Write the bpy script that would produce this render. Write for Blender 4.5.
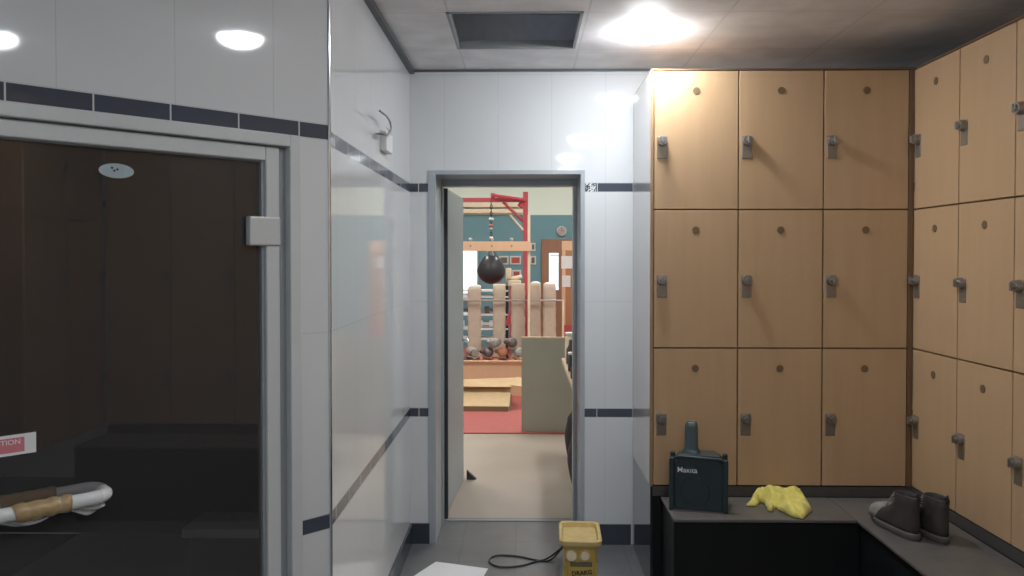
import bpy, bmesh, math, random
from mathutils import Vector, Matrix, Euler, noise
random.seed(7)
for o in list(bpy.data.objects):
    bpy.data.objects.remove(o, do_unlink=True)
scn = bpy.context.scene
C = scn.collection
PI = math.pi
R = math.radians
# ------------------------------------------------------------------ camera
FPX, CX, CY = 780.0, 512.0, 288.0
EYE = 1.61
cd = bpy.data.cameras.new('camera'); cam = bpy.data.objects.new('camera', cd); C.objects.link(cam)
cd.sensor_width = 36; cd.lens = FPX / 1024 * 36; cd.clip_start = 0.02; cd.clip_end = 100
SH = 16.0   # lens shift in pixels, the rest of the horizon offset is pitch
cd.shift_y = -SH / 1024
rot = Matrix.Rotation(math.atan(12 / FPX), 4, 'Z') @ Matrix.Rotation(PI / 2 - math.atan((30 - SH) / FPX), 4, 'X') @ Matrix.Rotation(R(0.0), 4, 'Z')
cam.matrix_world = Matrix.Translation((0, 0, EYE)) @ rot
scn.camera = cam
scn.view_settings.view_transform = 'Standard'
scn.view_settings.look = 'None'
scn.view_settings.exposure = 0.0
scn.view_settings.gamma = 1.0
scn.view_settings.use_curve_mapping = False
R3 = rot.to_3x3()
def at(px, py, Y=None, Z=None, X=None):
    """world point seen at a photo pixel on the plane Y=.. / Z=.. / X=.."""
    d = R3 @ Vector(((px - CX) / FPX, -(py - CY + SH) / FPX, -1))
    if Y is not None: t = Y / d.y
    elif X is not None: t = X / d.x
    else: t = (Z - EYE) / d.z
    return Vector((d.x * t, d.y * t, EYE + d.z * t))
# ------------------------------------------------------------------ world
w = bpy.data.worlds.new('world'); scn.world = w; w.use_nodes = True
w.node_tree.nodes['Background'].inputs[0].default_value = (0.55, 0.62, 0.7, 1)
w.node_tree.nodes['Background'].inputs[1].default_value = 0.3
DOWN = 86.0           # downlight diffuser strength
GYM = 56.0            # gym strip lamps
# ------------------------------------------------------------------ materials
def newmat(name):
    m = bpy.data.materials.new(name); m.use_nodes = True
    nt = m.node_tree
    return m, nt, nt.nodes['Principled BSDF']
def N(nt, t, **kw):
    n = nt.nodes.new(t)
    for k, v in kw.items(): setattr(n, k, v)
    return n
def math_(nt, op, a, b=None, c=None):
    n = nt.nodes.new('ShaderNodeMath'); n.operation = op
    for i, v in enumerate((a, b, c)):
        if v is None: continue
        if isinstance(v, (int, float)): n.inputs[i].default_value = v
        else: nt.links.new(v, n.inputs[i])
    return n.outputs[0]
def mixc(nt, fac, a, b):
    n = nt.nodes.new('ShaderNodeMix'); n.data_type = 'RGBA'
    if isinstance(fac, (int, float)): n.inputs[0].default_value = fac
    else: nt.links.new(fac, n.inputs[0])
    for i, v in ((6, a), (7, b)):
        if isinstance(v, tuple): n.inputs[i].default_value = (*v[:3], 1)
        else: nt.links.new(v, n.inputs[i])
    return n.outputs[2]
def coords(nt):
    tc = N(nt, 'ShaderNodeTexCoord'); return tc.outputs['Object']
def bump(nt, b, h, strength=0.2, dist=0.002):
    n = N(nt, 'ShaderNodeBump'); n.inputs['Strength'].default_value = strength; n.inputs['Distance'].default_value = dist
    nt.links.new(h, n.inputs['Height']); nt.links.new(n.outputs[0], b.inputs['Normal'])
def mat(name, col, rough=0.5, metal=0.0, var=0.12, scale=20.0, bmp=0.0, spec=0.5, coat=0.0, sheen=0.0):
    m, nt, b = newmat(name)
    nz = N(nt, 'ShaderNodeTexNoise'); nz.inputs['Scale'].default_value = scale; nz.inputs['Detail'].default_value = 4
    nt.links.new(coords(nt), nz.inputs['Vector'])
    dark = tuple(c * (1 - var) for c in col); lite = tuple(min(1, c * (1 + var)) for c in col)
    nt.links.new(mixc(nt, nz.outputs[0], dark, lite), b.inputs['Base Color'])
    b.inputs['Roughness'].default_value = rough; b.inputs['Metallic'].default_value = metal
    b.inputs['Specular IOR Level'].default_value = spec; b.inputs['Coat Weight'].default_value = coat
    if sheen: b.inputs['Sheen Weight'].default_value = sheen
    if bmp: bump(nt, b, nz.outputs[0], bmp, 0.003)
    return m
def emit(name, col, s):
    m, nt, b = newmat(name)
    b.inputs['Base Color'].default_value = (0.8, 0.8, 0.8, 1)
    b.inputs['Emission Color'].default_value = (*col, 1); b.inputs['Emission Strength'].default_value = s
    return m
def tile_wall(name, off=0.0, offb=0.0, zu=2.004, mosaic=None, white=(0.72, 0.74, 0.76)):
    """white 300x600 gloss tiles with two dark border courses; local x runs along the wall, z up"""
    m, nt, b = newmat(name)
    s = N(nt, 'ShaderNodeSeparateXYZ'); nt.links.new(coords(nt), s.inputs[0])
    x, z = s.outputs[0], s.outputs[2]
    fx = math_(nt, 'FRACT', math_(nt, 'DIVIDE', math_(nt, 'ADD', x, off + 30.0), 0.3))
    fb = math_(nt, 'FRACT', math_(nt, 'DIVIDE', math_(nt, 'ADD', x, offb + 30.0), 0.2))
    gx = math_(nt, 'LESS_THAN', math_(nt, 'ABSOLUTE', math_(nt, 'SUBTRACT', fx, 0.5)), 0.0045)
    bandm = None; g = gx
    def near(v, c, ww): return math_(nt, 'LESS_THAN', math_(nt, 'ABSOLUTE', math_(nt, 'SUBTRACT', v, c)), ww)
    for c in (0.741, zu):
        q = near(z, c, 0.0235); bandm = q if bandm is None else math_(nt, 'MAXIMUM', bandm, q)
        g = math_(nt, 'MAXIMUM', g, near(z, c - 0.026, 0.0014)); g = math_(nt, 'MAXIMUM', g, near(z, c + 0.026, 0.0014))
    for c in (0.115, 1.367, 2.632): g = math_(nt, 'MAXIMUM', g, near(z, c, 0.0014))
    nz = N(nt, 'ShaderNodeTexNoise'); nz.inputs['Scale'].default_value = 2.5; nt.links.new(coords(nt), nz.inputs['Vector'])
    wcol = mixc(nt, nz.outputs[0], tuple(c * 0.97 for c in white), white)
    dcol = (0.075, 0.085, 0.112)
    col = mixc(nt, bandm, wcol, dcol)
    bx = math_(nt, 'LESS_THAN', math_(nt, 'ABSOLUTE', math_(nt, 'SUBTRACT', fb, 0.5)), 0.011)
    col = mixc(nt, math_(nt, 'MULTIPLY', bx, bandm), col, (0.62, 0.64, 0.66))
    col = mixc(nt, math_(nt, 'MULTIPLY', g, math_(nt, 'SUBTRACT', 1.0, bandm)), col, (0.60, 0.62, 0.64))
    if mosaic:
        v = N(nt, 'ShaderNodeTexVoronoi'); v.inputs['Scale'].default_value = 110; nt.links.new(coords(nt), v.inputs['Vector'])
        mm = math_(nt, 'MULTIPLY', near(x, mosaic, 0.028), near(z, 2.004, 0.0235))
        col = mixc(nt, mm, col, mixc(nt, math_(nt, 'GREATER_THAN', v.outputs[0], 0.52), (0.09, 0.10, 0.12), (0.7, 0.72, 0.75)))
    nt.links.new(col, b.inputs['Base Color'])
    b.inputs['Roughness'].default_value = 0.05
    b.inputs['Coat Weight'].default_value = 0.0; b.inputs['Coat Roughness'].default_value = 0.03
    gb = math_(nt, 'MULTIPLY', g, -1.0)
    wv = math_(nt, 'MULTIPLY', nz.outputs[0], 0.25)
    bump(nt, b, math_(nt, 'ADD', gb, wv), 0.35, 0.0015)
    return m
def tile_floor(name, col, size, rough, gcol, ox=0.0, oy=0.0):
    m, nt, b = newmat(name)
    s = N(nt, 'ShaderNodeSeparateXYZ'); nt.links.new(coords(nt), s.inputs[0])
    g = None
    for v, o in ((s.outputs[0], ox), (s.outputs[1], oy)):
        f = math_(nt, 'FRACT', math_(nt, 'DIVIDE', math_(nt, 'ADD', v, 30 + o), size))
        q = math_(nt, 'LESS_THAN', f, 0.016)
        g = q if g is None else math_(nt, 'MAXIMUM', g, q)
    nz = N(nt, 'ShaderNodeTexNoise'); nz.inputs['Scale'].default_value = 6; nz.inputs['Detail'].default_value = 8
    nt.links.new(coords(nt), nz.inputs['Vector'])
    c = mixc(nt, nz.outputs[0], tuple(a * 0.75 for a in col), tuple(a * 1.25 for a in col))
    nt.links.new(mixc(nt, g, c, gcol), b.inputs['Base Color'])
    b.inputs['Roughness'].default_value = rough
    bump(nt, b, math_(nt, 'SUBTRACT', math_(nt, 'MULTIPLY', nz.outputs[0], 0.4), g), 0.3, 0.002)
    return m
def wood(name, a, bcol, rough=0.35, sx=16.0, sz=1.2, coat=0.15):
    m, nt, b = newmat(name)
    mp = N(nt, 'ShaderNodeMapping'); mp.inputs['Scale'].default_value = (sx, sx, sz)
    oi = N(nt, 'ShaderNodeObjectInfo')
    va = N(nt, 'ShaderNodeVectorMath'); va.operation = 'ADD'
    nt.links.new(coords(nt), va.inputs[0])
    mu = math_(nt, 'MULTIPLY', oi.outputs['Random'], 9.0)
    cb = N(nt, 'ShaderNodeCombineXYZ'); nt.links.new(mu, cb.inputs[0]); nt.links.new(mu, cb.inputs[2])
    nt.links.new(cb.outputs[0], va.inputs[1]); nt.links.new(va.outputs[0], mp.inputs[0])
    nz = N(nt, 'ShaderNodeTexNoise'); nz.inputs['Scale'].default_value = 1.0; nz.inputs['Detail'].default_value = 6; nz.inputs['Distortion'].default_value = 0.4
    nt.links.new(mp.outputs[0], nz.inputs['Vector'])
    n2 = N(nt, 'ShaderNodeTexNoise'); n2.inputs['Scale'].default_value = 7.0; n2.inputs['Detail'].default_value = 2
    nt.links.new(mp.outputs[0], n2.inputs['Vector'])
    f = math_(nt, 'ADD', math_(nt, 'MULTIPLY', nz.outputs[0], 0.75), math_(nt, 'MULTIPLY', n2.outputs[0], 0.25))
    nt.links.new(mixc(nt, f, a, bcol), b.inputs['Base Color'])
    b.inputs['Roughness'].default_value = rough; b.inputs['Coat Weight'].default_value = coat; b.inputs['Coat Roughness'].default_value = 0.25
    return m
M = {}
M['tileA'] = tile_wall('white_tile_left', 0.05, 0.02)
M['tileB'] = tile_wall('white_tile_angled', -0.044, -0.007, 2.021)
M['tileC'] = tile_wall('white_tile_back', -0.004, 0.091, mosaic=0.372)
M['ceil'] = tile_floor('ceiling_panel', (0.80, 0.78, 0.79), 0.6, 0.6, (0.70, 0.68, 0.69), 0.33, -3.35)
M['floor'] = tile_floor('slate_floor_tile', (0.15, 0.155, 0.16), 0.3, 0.42, (0.11, 0.112, 0.115), 0.05, 0.1)
M['gymfloor'] = mat('gym_vinyl', (0.40, 0.35, 0.30), 0.45, var=0.12, scale=3)
M['mat_red'] = mat('red_mat', (0.42, 0.11, 0.10), 0.7, var=0.1)
M['skirt'] = mat('dark_skirting_tile', (0.045, 0.055, 0.075), 0.2, var=0.15, scale=8)
M['shadowtrim'] = mat('grey_trim', (0.09, 0.10, 0.115), 0.5)
M['chrome'] = mat('chrome', (0.75, 0.77, 0.8), 0.16, 1.0, 0.03)
M['steel'] = mat('dull_nickel', (0.36, 0.35, 0.34), 0.34, 0.9, 0.1, 60)
M['plate'] = mat('brushed_plate', (0.30, 0.26, 0.22), 0.42, 0.7, 0.1, 60)
M['maple'] = wood('maple_laminate', (0.47, 0.305, 0.17), (0.57, 0.385, 0.23), 0.33)
M['mapleedge'] = wood('maple_edge', (0.30, 0.18, 0.09), (0.38, 0.24, 0.13), 0.4)
M['mapledark'] = wood('brown_filler', (0.15, 0.08, 0.04), (0.20, 0.115, 0.06), 0.4)
M['carcass'] = mat('carcass_brown', (0.34, 0.18, 0.08), 0.6)
M['endpanel'] = mat('pale_gloss_panel', (0.60, 0.55, 0.53), 0.06, coat=0.6, var=0.02)
M['plinthgloss'] = mat('black_gloss_panel', (0.022, 0.026, 0.03), 0.08, coat=0.6, var=0.05)
M['plinth'] = mat('black_panel', (0.008, 0.009, 0.010), 0.5, var=0.2, spec=0.25)
M['upstand'] = mat('dark_grey_upstand', (0.07, 0.066, 0.062), 0.5, var=0.15)
M['bench'] = mat('grey_stone_top', (0.125, 0.116, 0.108), 0.45, var=0.3, scale=14, bmp=0.05)
M['disc'] = mat('disc_brown', (0.20, 0.13, 0.075), 0.4, 0.2)
M['greypaint'] = mat('grey_frame_paint', (0.40, 0.44, 0.48), 0.3, var=0.05)
M['greyleaf'] = mat('grey_leaf_paint', (0.36, 0.41, 0.46), 0.4, var=0.05)
M['rubber'] = mat('black_rubber', (0.035, 0.038, 0.045), 0.6)
M['whitemetal'] = mat('white_aluminium', (0.62, 0.64, 0.65), 0.28, var=0.03)
M['greyseal'] = mat('grey_seal', (0.28, 0.30, 0.31), 0.45, var=0.05)
M['hinge'] = mat('satin_hinge', (0.62, 0.64, 0.65), 0.3, 0.1, var=0.03)
M['white'] = mat('white_plastic', (0.78, 0.79, 0.79), 0.35, var=0.03)
M['tape'] = mat('brown_tape', (0.42, 0.30, 0.15), 0.3, var=0.3, scale=60)
M['paper'] = mat('paper', (0.80, 0.80, 0.82), 0.7, var=0.02)
M['redink'] = mat('red_ink', (0.62, 0.20, 0.24), 0.7, var=0.05)
M['inkdark'] = mat('marker_ink', (0.03, 0.03, 0.03), 0.6)
M['badge'] = mat('pale_blue_badge', (0.36, 0.45, 0.50), 0.3, var=0.15, scale=50)
M['badgerim'] = mat('badge_rim', (0.55, 0.63, 0.64), 0.25, 0.3)
M['teal'] = mat('dark_teal_plastic', (0.022, 0.038, 0.043), 0.35, var=0.12)
M['tealdark'] = mat('dark_teal_mesh', (0.018, 0.032, 0.036), 0.6)
M['tealtop'] = mat('teal_plastic', (0.042, 0.066, 0.070), 0.42, var=0.12)
M['yellowcloth'] = mat('yellow_cloth', (0.75, 0.65, 0.16), 0.85, var=0.15, scale=60, bmp=0.4, sheen=0.2)
M['yellow'] = mat('yellow_plastic', (0.52, 0.37, 0.09), 0.45, var=0.15, scale=12)
M['yellowdirty'] = mat('dusty_yellow_tray', (0.60, 0.45, 0.19), 0.6, var=0.25, scale=30)
M['blackplastic'] = mat('black_plastic', (0.02, 0.02, 0.022), 0.4)
M['boot'] = mat('dark_boot_leather', (0.036, 0.029, 0.026), 0.75, var=0.4, scale=35, bmp=0.3)
M['boottoe'] = mat('dusty_toe', (0.27, 0.25, 0.23), 0.8, var=0.15, scale=40)
M['bootsole'] = mat('boot_sole', (0.10, 0.092, 0.085), 0.8, var=0.25, scale=40)
M['lace'] = mat('lace', (0.22, 0.20, 0.18), 0.8)
M['insole'] = mat('insole', (0.33, 0.27, 0.20), 0.85)
M['orange'] = mat('orange_tab', (0.5, 0.16, 0.03), 0.6)
M['gteal'] = mat('teal_wall_paint', (0.12, 0.26, 0.30), 0.6, var=0.04, scale=2)
M['gpale'] = mat('pale_green_wall_paint', (0.66, 0.76, 0.68), 0.7, var=0.03, scale=2)
M['gceil'] = mat('gym_ceiling_paint', (0.6, 0.62, 0.6), 0.8, var=0.03)
M['redsteel'] = mat('red_steel', (0.56, 0.09, 0.12), 0.4, var=0.08)
M['pine'] = wood('pine_beam', (0.72, 0.45, 0.29), (0.80, 0.54, 0.37), 0.5)
M['ply'] = wood('ply_box', (0.72, 0.47, 0.29), (0.80, 0.56, 0.37), 0.5)
M['padbeige'] = mat('beige_padding', (0.56, 0.46, 0.38), 0.75, var=0.16, scale=9, bmp=0.3)
M['rail'] = mat('grey_rail', (0.42, 0.40, 0.38), 0.4, 0.5)
M['cream'] = mat('cream_fabric', (0.78, 0.68, 0.52), 0.8, var=0.08)
M['card'] = mat('cardboard', (0.60, 0.44, 0.26), 0.8, var=0.1, scale=12)
M['carddark'] = mat('cardboard_edge', (0.26, 0.18, 0.11), 0.85)
M['board'] = mat('grey_green_board', (0.42, 0.40, 0.35), 0.5, var=0.08, scale=4)
M['boardedge'] = mat('pale_edge', (0.62, 0.5, 0.38), 0.5)
M['brown'] = wood('brown_door_veneer', (0.22, 0.11, 0.065), (0.30, 0.16, 0.10), 0.45)
M['orangewood'] = wood('orange_timber', (0.42, 0.19, 0.09), (0.50, 0.25, 0.13), 0.5)
M['window'] = emit('daylight_glass', (0.62, 0.88, 0.98), 1.6)
M['window2'] = emit('daylight_door_glass', (0.55, 0.78, 0.88), 1.05)
M['lens'] = emit('downlight_lens', (0.93, 0.97, 1.0), DOWN)
M['lens_bright'] = emit('downlight_lens_bright', (0.93, 0.97, 1.0), DOWN * 1.9)
M['tube'] = emit('gym_lamp_lens', (1.0, 0.96, 0.91), GYM)
M['leather_black'] = mat('black_leather', (0.03, 0.03, 0.04), 0.35, bmp=0.1)
M['leather_brown'] = mat('brown_leather', (0.42, 0.16, 0.09), 0.5)
M['leather_grey'] = mat('grey_leather', (0.30, 0.27, 0.25), 0.55)
M['leather_dark'] = mat('dark_leather', (0.10, 0.08, 0.08), 0.5)
M['photo_dark'] = mat('print_dark', (0.12, 0.10, 0.09), 0.5, var=0.5, scale=30)
M['photo_red'] = mat('print_red', (0.35, 0.07, 0.06), 0.5, var=0.5, scale=30)
M['framepale'] = mat('pale_frame', (0.55, 0.58, 0.55), 0.5)
M['clock'] = mat('clock_face', (0.36, 0.29, 0.29), 0.4)
M['cabin'] = mat('dark_cabin_lining', (0.022, 0.026, 0.034), 0.6)
M['cabinbench'] = mat('cabin_bench_slab', (0.45, 0.46, 0.46), 0.5)
M['plenum'] = mat('void_grey', (0.74, 0.78, 0.85), 0.9)
m, nt, b = newmat('smoked_glass')
b.inputs['Base Color'].default_value = (0.72, 0.70, 0.71, 1); b.inputs['Transmission Weight'].default_value = 0.962
b.inputs['Roughness'].default_value = 0.0; b.inputs['IOR'].default_value = 1.52
M['glass'] = m
m, nt, b = newmat('clear_wrap')
b.inputs['Base Color'].default_value = (0.9, 0.93, 0.93, 1); b.inputs['Roughness'].default_value = 0.12
b.inputs['Alpha'].default_value = 0.28; b.inputs['Specular IOR Level'].default_value = 1.0
M['wrap'] = m
# ------------------------------------------------------------------ mesh helpers
class MB:
    def __init__(s): s.bm = bmesh.new()
    def box(s, x0, y0, z0, x1, y1, z1, bev=0.0, mx=None):
        t = bmesh.new(); bmesh.ops.create_cube(t, size=1)
        for v in t.verts:
            v.co = Vector(((x0 + x1) / 2 + v.co.x * (x1 - x0), (y0 + y1) / 2 + v.co.y * (y1 - y0), (z0 + z1) / 2 + v.co.z * (z1 - z0)))
        if bev: bmesh.ops.bevel(t, geom=t.edges[:], offset=bev, segments=3, affect='EDGES', profile=0.5)
        return s._add(t, mx)
    def _add(s, t, mx=None):
        if mx is not None: bmesh.ops.transform(t, matrix=mx, verts=t.verts)
        me = bpy.data.meshes.new('tmp'); t.to_mesh(me); t.free(); s.bm.from_mesh(me); bpy.data.meshes.remove(me); return s
    def cyl(s, p0, p1, r0, r1=None, seg=20, caps=True):
        p0, p1 = Vector(p0), Vector(p1); r1 = r0 if r1 is None else r1
        t = bmesh.new(); L = (p1 - p0).length
        bmesh.ops.create_cone(t, cap_ends=caps, segments=seg, radius1=r0, radius2=r1, depth=L)
        q = (p1 - p0).to_track_quat('Z', 'Y').to_matrix().to_4x4()
        return s._add(t, Matrix.Translation((p0 + p1) / 2) @ q)
    def sphere(s, c, r, sc=(1, 1, 1), seg=20, mx=None):
        t = bmesh.new(); bmesh.ops.create_uvsphere(t, u_segments=seg, v_segments=max(8, seg // 2), radius=r)
        mm = Matrix.Translation(c) @ (mx or Matrix.Identity(4)) @ Matrix.Diagonal((*sc, 1))
        return s._add(t, mm)
    def tube(s, pts, r, seg=10, closed=False):
        pts = [Vector(p) for p in pts]; n = len(pts); rr = r if isinstance(r, (list, tuple)) else [r] * n
        rings = []; up = Vector((0.13, 0.21, 0.97)).normalized()
        for i, p in enumerate(pts):
            if closed: d = pts[(i + 1) % n] - pts[i - 1]
            else: d = pts[min(i + 1, n - 1)] - pts[max(i - 1, 0)]
            d.normalize(); a = d.cross(up)
            if a.length < 1e-3: a = d.cross(Vector((1, 0, 0)))
            a.normalize(); b2 = a.cross(d).normalized(); up = b2
            rings.append([s.bm.verts.new(p + (a * math.cos(t) + b2 * math.sin(t)) * rr[i]) for t in [2 * PI * k / seg for k in range(seg)]])
        for i in range(n if closed else n - 1):
            A, B = rings[i], rings[(i + 1) % n]
            for k in range(seg): s.bm.faces.new((A[k], A[(k + 1) % seg], B[(k + 1) % seg], B[k]))
        if not closed:
            s.bm.faces.new(rings[0][::-1]); s.bm.faces.new(rings[-1])
        return s
    def loft(s, rings, cap0=True, cap1=True):
        rs = [[s.bm.verts.new(p) for p in r] for r in rings]; n = len(rs[0])
        for A, B in zip(rs, rs[1:]):
            for k in range(n): s.bm.faces.new((A[k], A[(k + 1) % n], B[(k + 1) % n], B[k]))
        if cap0: s.bm.faces.new(rs[0][::-1])
        if cap1: s.bm.faces.new(rs[-1])
        return s
    def prism(s, poly, z0, z1, mx=None):
        t = bmesh.new()
        a = [t.verts.new((p[0], p[1], z0)) for p in poly]; b2 = [t.verts.new((p[0], p[1], z1)) for p in poly]
        n = len(poly)
        for k in range(n): t.faces.new((a[k], a[(k + 1) % n], b2[(k + 1) % n], b2[k]))
        t.faces.new(a[::-1]); t.faces.new(b2)
        return s._add(t, mx)
    def build(s, name, m, parent=None, smooth=False, loc=None, rotz=None, subsurf=0):
        bmesh.ops.recalc_face_normals(s.bm, faces=s.bm.faces)
        me = bpy.data.meshes.new(name); s.bm.to_mesh(me); s.bm.free()
        me.materials.append(m)
        if smooth:
            for p in me.polygons: p.use_smooth = True
        o = bpy.data.objects.new(name, me); C.objects.link(o)
        if parent: o.parent = parent
        if loc is not None: o.location = loc
        if rotz is not None: o.rotation_euler[2] = rotz
        if subsurf:
            md = o.modifiers.new('sub', 'SUBSURF'); md.levels = subsurf; md.render_levels = subsurf
        return o
def tag(o, label, cat, group=None):
    o['label'] = label; o['category'] = cat
    if group: o['group'] = group
    return o
def thing(name, label, cat, loc=(0, 0, 0), rotz=0.0, group=None):
    o = bpy.data.objects.new(name, None); C.objects.link(o); o.location = loc; o.rotation_euler = (0, 0, rotz)
    o.empty_display_size = 0.1
    return tag(o, label, cat, group)
def struct(o):
    o['kind'] = 'structure'; return o
def copy_tree(o, parent=None):
    c = o.copy(); C.objects.link(c); c.parent = parent
    for ch in list(o.children): copy_tree(ch, c)
    return c
def text(name, body, size, m, parent, mx, extr=0.0008, label=None, bold=0.0):
    cu = bpy.data.curves.new('t', 'FONT'); cu.body = body; cu.size = size; cu.extrude = extr; cu.align_x = 'CENTER'; cu.align_y = 'CENTER'; cu.offset = bold
    to = bpy.data.objects.new('t', cu); C.objects.link(to)
    dg = bpy.context.evaluated_depsgraph_get(); me = bpy.data.meshes.new_from_object(to.evaluated_get(dg))
    bpy.data.objects.remove(to, do_unlink=True)
    me.transform(mx); me.materials.clear(); me.materials.append(m); me.name = name
    o = bpy.data.objects.new(name, me); C.objects.link(o); o.parent = parent
    if label: o['label'] = label
    return o
# ------------------------------------------------------------------ room constants
YB = 4.37; XL = -0.640; YC = 2.555; HC = 2.66; XR = 2.42
FY = 3.76; FX = 1.862          # faces of the two locker banks
LW = 0.405; RWD = 0.3835; RW2 = 0.4255; LZ = 0.511; LH = 0.6655
# floor and ceiling
struct(MB().box(-2.6, -1.8, -0.1, XR + 0.2, 4.80, 0).build('floor', M['floor']))
hx0, hx1, hy0, hy1 = -0.335, 0.255, 3.345, 3.925
c = MB()
c.box(-2.6, -1.8, HC, XR + 0.2, hy0, HC + 0.035); c.box(-2.6, hy1, HC, XR + 0.2, YB + 0.2, HC + 0.035)
c.box(-2.6, hy0, HC, hx0, hy1, HC + 0.035); c.box(hx1, hy0, HC, XR + 0.2, hy1, HC + 0.035)
struct(c.build('ceiling', M['ceil']))
c = MB()
for a in ((hx0, hy0, hx1, hy0 + .012), (hx0, hy1 - .012, hx1, hy1), (hx0, hy0, hx0 + .012, hy1), (hx1 - .012, hy0, hx1, hy1)):
    c.box(a[0], a[1], HC - 0.004, a[2], a[3], HC + 0.036)
struct(c.build('trim_6', M['greyseal']))
c = MB()   # void over the missing ceiling panel
va, vb, vc, vd = hx0 - .12, hx1 + .12, hy0 - .12, hy1 + .12
c.box(va, vc, 2.86, vb, vd, 2.88); c.box(va, vd - .01, HC + .036, vb, vd, 2.86); c.box(va, vc, HC + .036, vb, vc + .01, 2.86)
c.box(va, vc + .01, HC + .036, va + .01, vd - .01, 2.86); c.box(vb - .01, vc + .01, HC + .036, vb, vd - .01, 2.86)
vo = struct(c.build('ceiling_void', M['plenum']))
# ceiling shadow trims
c = MB(); c.box(XL, YC, HC - 0.022, XL + 0.028, YB, HC - 0.001); struct(c.build('trim_1', M['shadowtrim']))
c = MB(); c.box(XL + .028, YB - 0.012, HC - 0.012, XR, YB, HC - 0.001); struct(c.build('trim_2', M['shadowtrim']))
# left wall (runs away from the camera) -- local x along the wall
w2 = MB().box(0, 0, 0, YB - YC, 0.08, HC).build('wall_left', M['tileA'], loc=(XL, YC, 0), rotz=PI / 2); struct(w2)
# back wall with door opening
DX0, DX1, DH = -0.532, 0.334, 2.095
c = MB(); c.box(XL - .08, 0, 0, DX0, .36, HC); c.box(DX1, 0, 0, XR, .36, HC); c.box(DX0, 0, DH, DX1, .36, HC)
struct(c.build('wall_back', M['tileC'], loc=(0, YB, 0)))
struct(MB().box(XR, -1.8, 0, XR + .1, YB + .36, HC).build('wall_right', M['tileC']))
struct(MB().box(-2.6, -1.8, 0, XR, -1.7, HC).build('wall_front', M['tileC']))
# angled wall with the glass door: local x runs from the corner back towards the camera, +y is behind the wall
UL = 2.75; DU0, DU1, DZ = 0.122, 1.165, 1.985
ang = R(225)
c = MB(); c.box(0, -0.10, 0, DU0, 0, HC); c.box(DU1, -0.10, 0, UL, 0, HC); c.box(DU0, -0.10, DZ, DU1, 0, HC)
wa = struct(c.build('wall_angled', M['tileB'], loc=(XL, YC, 0), rotz=ang))
ex, ey = XL - UL * .7071, YC - UL * .7071
struct(MB().box(ex - .08, -1.8, 0, ex, ey + .06, HC).build('wall_left_side', M['tileA']))
# chrome corner trim on the convex corner, and thin one in the locker corner
struct(MB().cyl((XL + .002, YC - .002, 0), (XL + .002, YC - .002, HC - .02), 0.0055, seg=14).build('trim_3', M['chrome']))
# skirtings
struct(MB().box(XL, YC + .01, 0, XL + .012, YB, 0.113).build('baseboard_left', M['skirt']))
c = MB(); c.box(XL + .012, YB - .012, 0, DX0 - .0, YB, .113); c.box(DX1 + .0, YB - .012, 0, 0.60, YB, .113)
struct(c.build('baseboard_back', M['skirt']))
c = MB().box(0.0, 0.0, 0, DU0 - .012, 0.012, .113).build('baseboard_angled', M['skirt'], loc=(XL, YC, 0), rotz=ang); struct(c)
# ------------------------------------------------------------------ steam-room cabin behind the angled wall
c = MB()
c.box(-3.3, 1.2, 0, -3.2, 4.6, 2.5); c.box(-3.3, 4.5, 0, XL - .09, 4.6, 2.5); c.box(-3.3, 1.2, 2.45, XL - .09, 4.6, 2.5)
c.box(XL - .12, YC, 0, XL - .085, 4.6, 2.5)
struct(c.build('wall_steam_room', M['cabin']))
c = MB().box(-3.2, 1.0, -0.05, XL - .12, 4.5, -0.002)
struct(c.build('floor_steam_room', M['cabin']))
bn = thing('steam_room_bench', 'pale bench slab inside the dark steam room behind the glass door', 'bench', (-1.11, 3.4, 0))
MB().box(-.36, -.10, .41, .34, .13, .45, .006).build('seat', M['cabinbench'], bn)
MB().box(-.34, -.06, 0, .32, .13, .41).build('support', M['cabin'], bn)
# glass door set (structure)
d2 = bpy.data.objects.new('door_2', None); C.objects.link(d2); d2.location = (XL + .0092, YC + .0092, 0); d2.rotation_euler = (0, 0, ang); struct(d2)
d2['label'] = 'dark glass steam-room door in a white metal frame'
def ring(mb, u0, u1, zt, wd, y0, y1, bev=0.003):
    mb.box(u0, y0, 0, u0 + wd, y1, zt, bev); mb.box(u1 - wd, y0, 0, u1, y1, zt, bev); mb.box(u0 + wd, y0, zt - wd, u1 - wd, y1, zt, bev)
# local +y faces the room after the 225 degree turn
c = MB(); ring(c, 0.124, 1.192, 1.985 + .011, 0.038, -0.02, 0.020, .004); c.build('architrave', M['whitemetal'], d2)
c = MB(); ring(c, 0.160, 1.156, 1.96, 0.030, -0.055, -0.012, .002); c.build('frame_rebate', M['greyseal'], d2)
c = MB(); ring(c, 0.188, 1.128, 1.955, 0.045, -0.06, 0.0, .005); c.build('door_frame', M['whitemetal'], d2)
c = MB(); ring(c, 0.231, 1.085, 1.918, 0.012, -0.045, -0.012, .002); c.build('seal', M['greyseal'], d2)
gp = MB().box(0.243, -0.034, 0.02, 1.073, -0.026, 1.906, .001).build('glass_pane', M['glass'], d2)
c = MB(); c.box(0.188, -0.024, 1.648, 0.29, 0.008, 1.738, .006); c.build('hinge', M['hinge'], d2)
c = MB(); c.box(0.188, -0.024, 0.25, 0.29, 0.008, 0.34, .006); c.build('hinge', M['hinge'], d2)
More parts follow.
